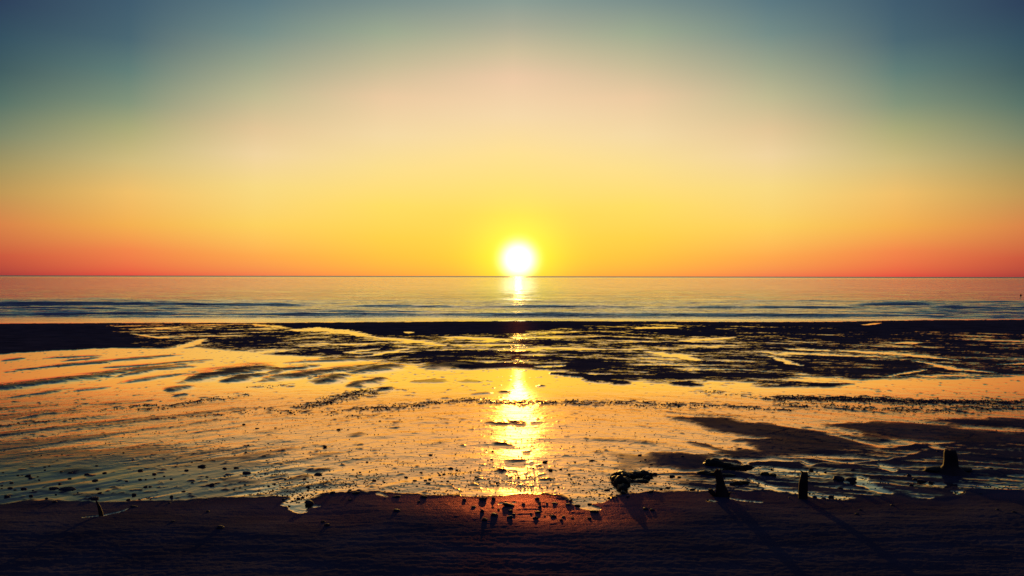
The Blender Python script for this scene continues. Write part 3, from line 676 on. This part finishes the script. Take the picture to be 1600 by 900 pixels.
e, k = post('tree_stump', 1486, 738, [(0,-1,66),(0,2,44),(0,6,30),(0,11,22),(0,20,20),(-.5,30,19),(-1,35,16)], 'widest blunt stump rising from a low mound on the dim flat at right', 'stump', 11, .02)
mound = rock_mesh('mound', 91, .35, 1, 3, False); mound.materials.append(M_WEED)
o = bpy.data.objects.new('seaweed_mound', mound); C.objects.link(o)
x, y, z = at(1486, 738); k = y / F; o.location = (x, y + .05, z + .01); o.scale = (84 * k, 34 * k, 10 * k)
tag(o, 'low dark mound of weed and sand spreading round the foot of the widest stump', 'mound')
# leaning stick at left
x, y, z = at(155, 810); k = y / F
st = loft('driftwood_stick', [(4 * k, 0, -3 * k, 3.4 * k, 3 * k), (3 * k, 0, 4 * k, 3.2 * k, 3 * k), (1 * k, 0, 11 * k, 2.6 * k, 2.4 * k), (-1 * k, 0, 16 * k, 2 * k, 1.8 * k), (-4 * k, 0, 22 * k, 1.1 * k, 1 * k)], M_WOOD, 14, 12, .003)
st.location = (x, y, z); tag(st, 'short dark driftwood stick leaning left out of the sand beside a thin line of water', 'stick')
# seaweed clump with its trailing arm
def lumps(name, parts, mat, label, cat, u0, v0, seed):
    x, y, z = at(u0, v0); k = y / F
    bm = bmesh.new(); r = random.Random(seed)
    for du, dv, a, b, hh in parts:
        yy_ = float(Y_of(v0 + dv)); xx_ = (u0 + du - 800) * yy_ / F; kk = yy_ / F
        ret = bmesh.ops.create_icosphere(bm, subdivisions=3, radius=.5)
        off = Vector((r.uniform(0, 50),) * 3)
        for vt in ret['verts']:
            p = vt.co.copy(); p *= 1 + .45 * mn.noise(p * 2.4 + off) + .25 * mn.noise(p * 6 + off) + .12 * mn.noise(p * 14 + off)
            vt.co = Vector((p.x * a * kk + xx_ - x, p.y * b * kk + yy_ - y, p.z * hh * kk + ground_z(xx_, yy_) - z + .1 * hh * kk))
    for f in bm.faces: f.smooth = True
    me = bpy.data.meshes.new(name); bm.to_mesh(me); bm.free()
    o = mesh_obj(name, me, mat); o.location = (x, y, z); return tag(o, label, cat)
lumps('seaweed_clump', [(0,0,24,34,20),(-5,-8,20,26,16),(5,-11,22,32,13),(2,8,15,24,13),(3,15,8,16,9),(-7,-3,15,24,14),(13,-12,26,20,9),(26,-13,28,20,9),(38,-13,18,24,12),(41,-8,12,16,7),(34,-4,20,14,5),(22,-3,26,14,4),(10,-4,20,20,8)], M_WEED,
      'dark clump of seaweed with a trailing arm, right of the glitter path', 'seaweed', 971, 756, 4)
lumps('seaweed_heap', [(0,0,32,26,14),(-8,-1,20,22,12),(16,1,34,20,9),(34,3,34,16,6),(52,3,22,16,7)], M_WEED, 'low dark heap of weed lying behind the thick leaning stump', 'seaweed', 1117, 727, 6)
lumps('seaweed_strand', [(0,0,22,16,8),(14,2,28,16,7),(32,4,28,12,5)], M_WEED, 'dark strand of weed between the weed heap and the leaning stump', 'seaweed', 1102, 740, 7)
lumps('seaweed_patch', [(0,0,20,16,7),(12,-2,16,12,5)], M_WEED, 'small dark patch of weed on the dim flat between the two slim posts', 'seaweed', 1152, 757, 9)
lumps('seaweed_tuft', [(0,0,14,12,6),(12,1,12,12,5)], M_WEED, 'small dark tuft of weed on the shining flat above the leaning stump', 'seaweed', 1196, 742, 10)

# small float far out on the water
x = 0; y = F * (ZC - ZSEA) / (461 - VH); x = (1595 - 800) * y / F; k = y / F
e = bpy.data.objects.new('float', None); C.objects.link(e); e.location = (x, y, ZSEA); tag(e, 'tiny dark float bobbing on the sea near the right edge', 'float')
loft('ball', [(0, 0, -.6 * k, .8 * k, .8 * k), (0, 0, .4 * k, 1.4 * k, 1.4 * k), (0, 0, 1.6 * k, 1.2 * k, 1.2 * k), (0, 0, 2.4 * k, .5 * k, .5 * k)], M_ROCK, 2, 12, parent=e, rough=0, grain=0)
loft('stem', [(0, 0, 2.2 * k, .3 * k, .3 * k), (0, 0, 4 * k, .3 * k, .3 * k)], M_ROCK, 2, 8, parent=e, rough=0, grain=0)
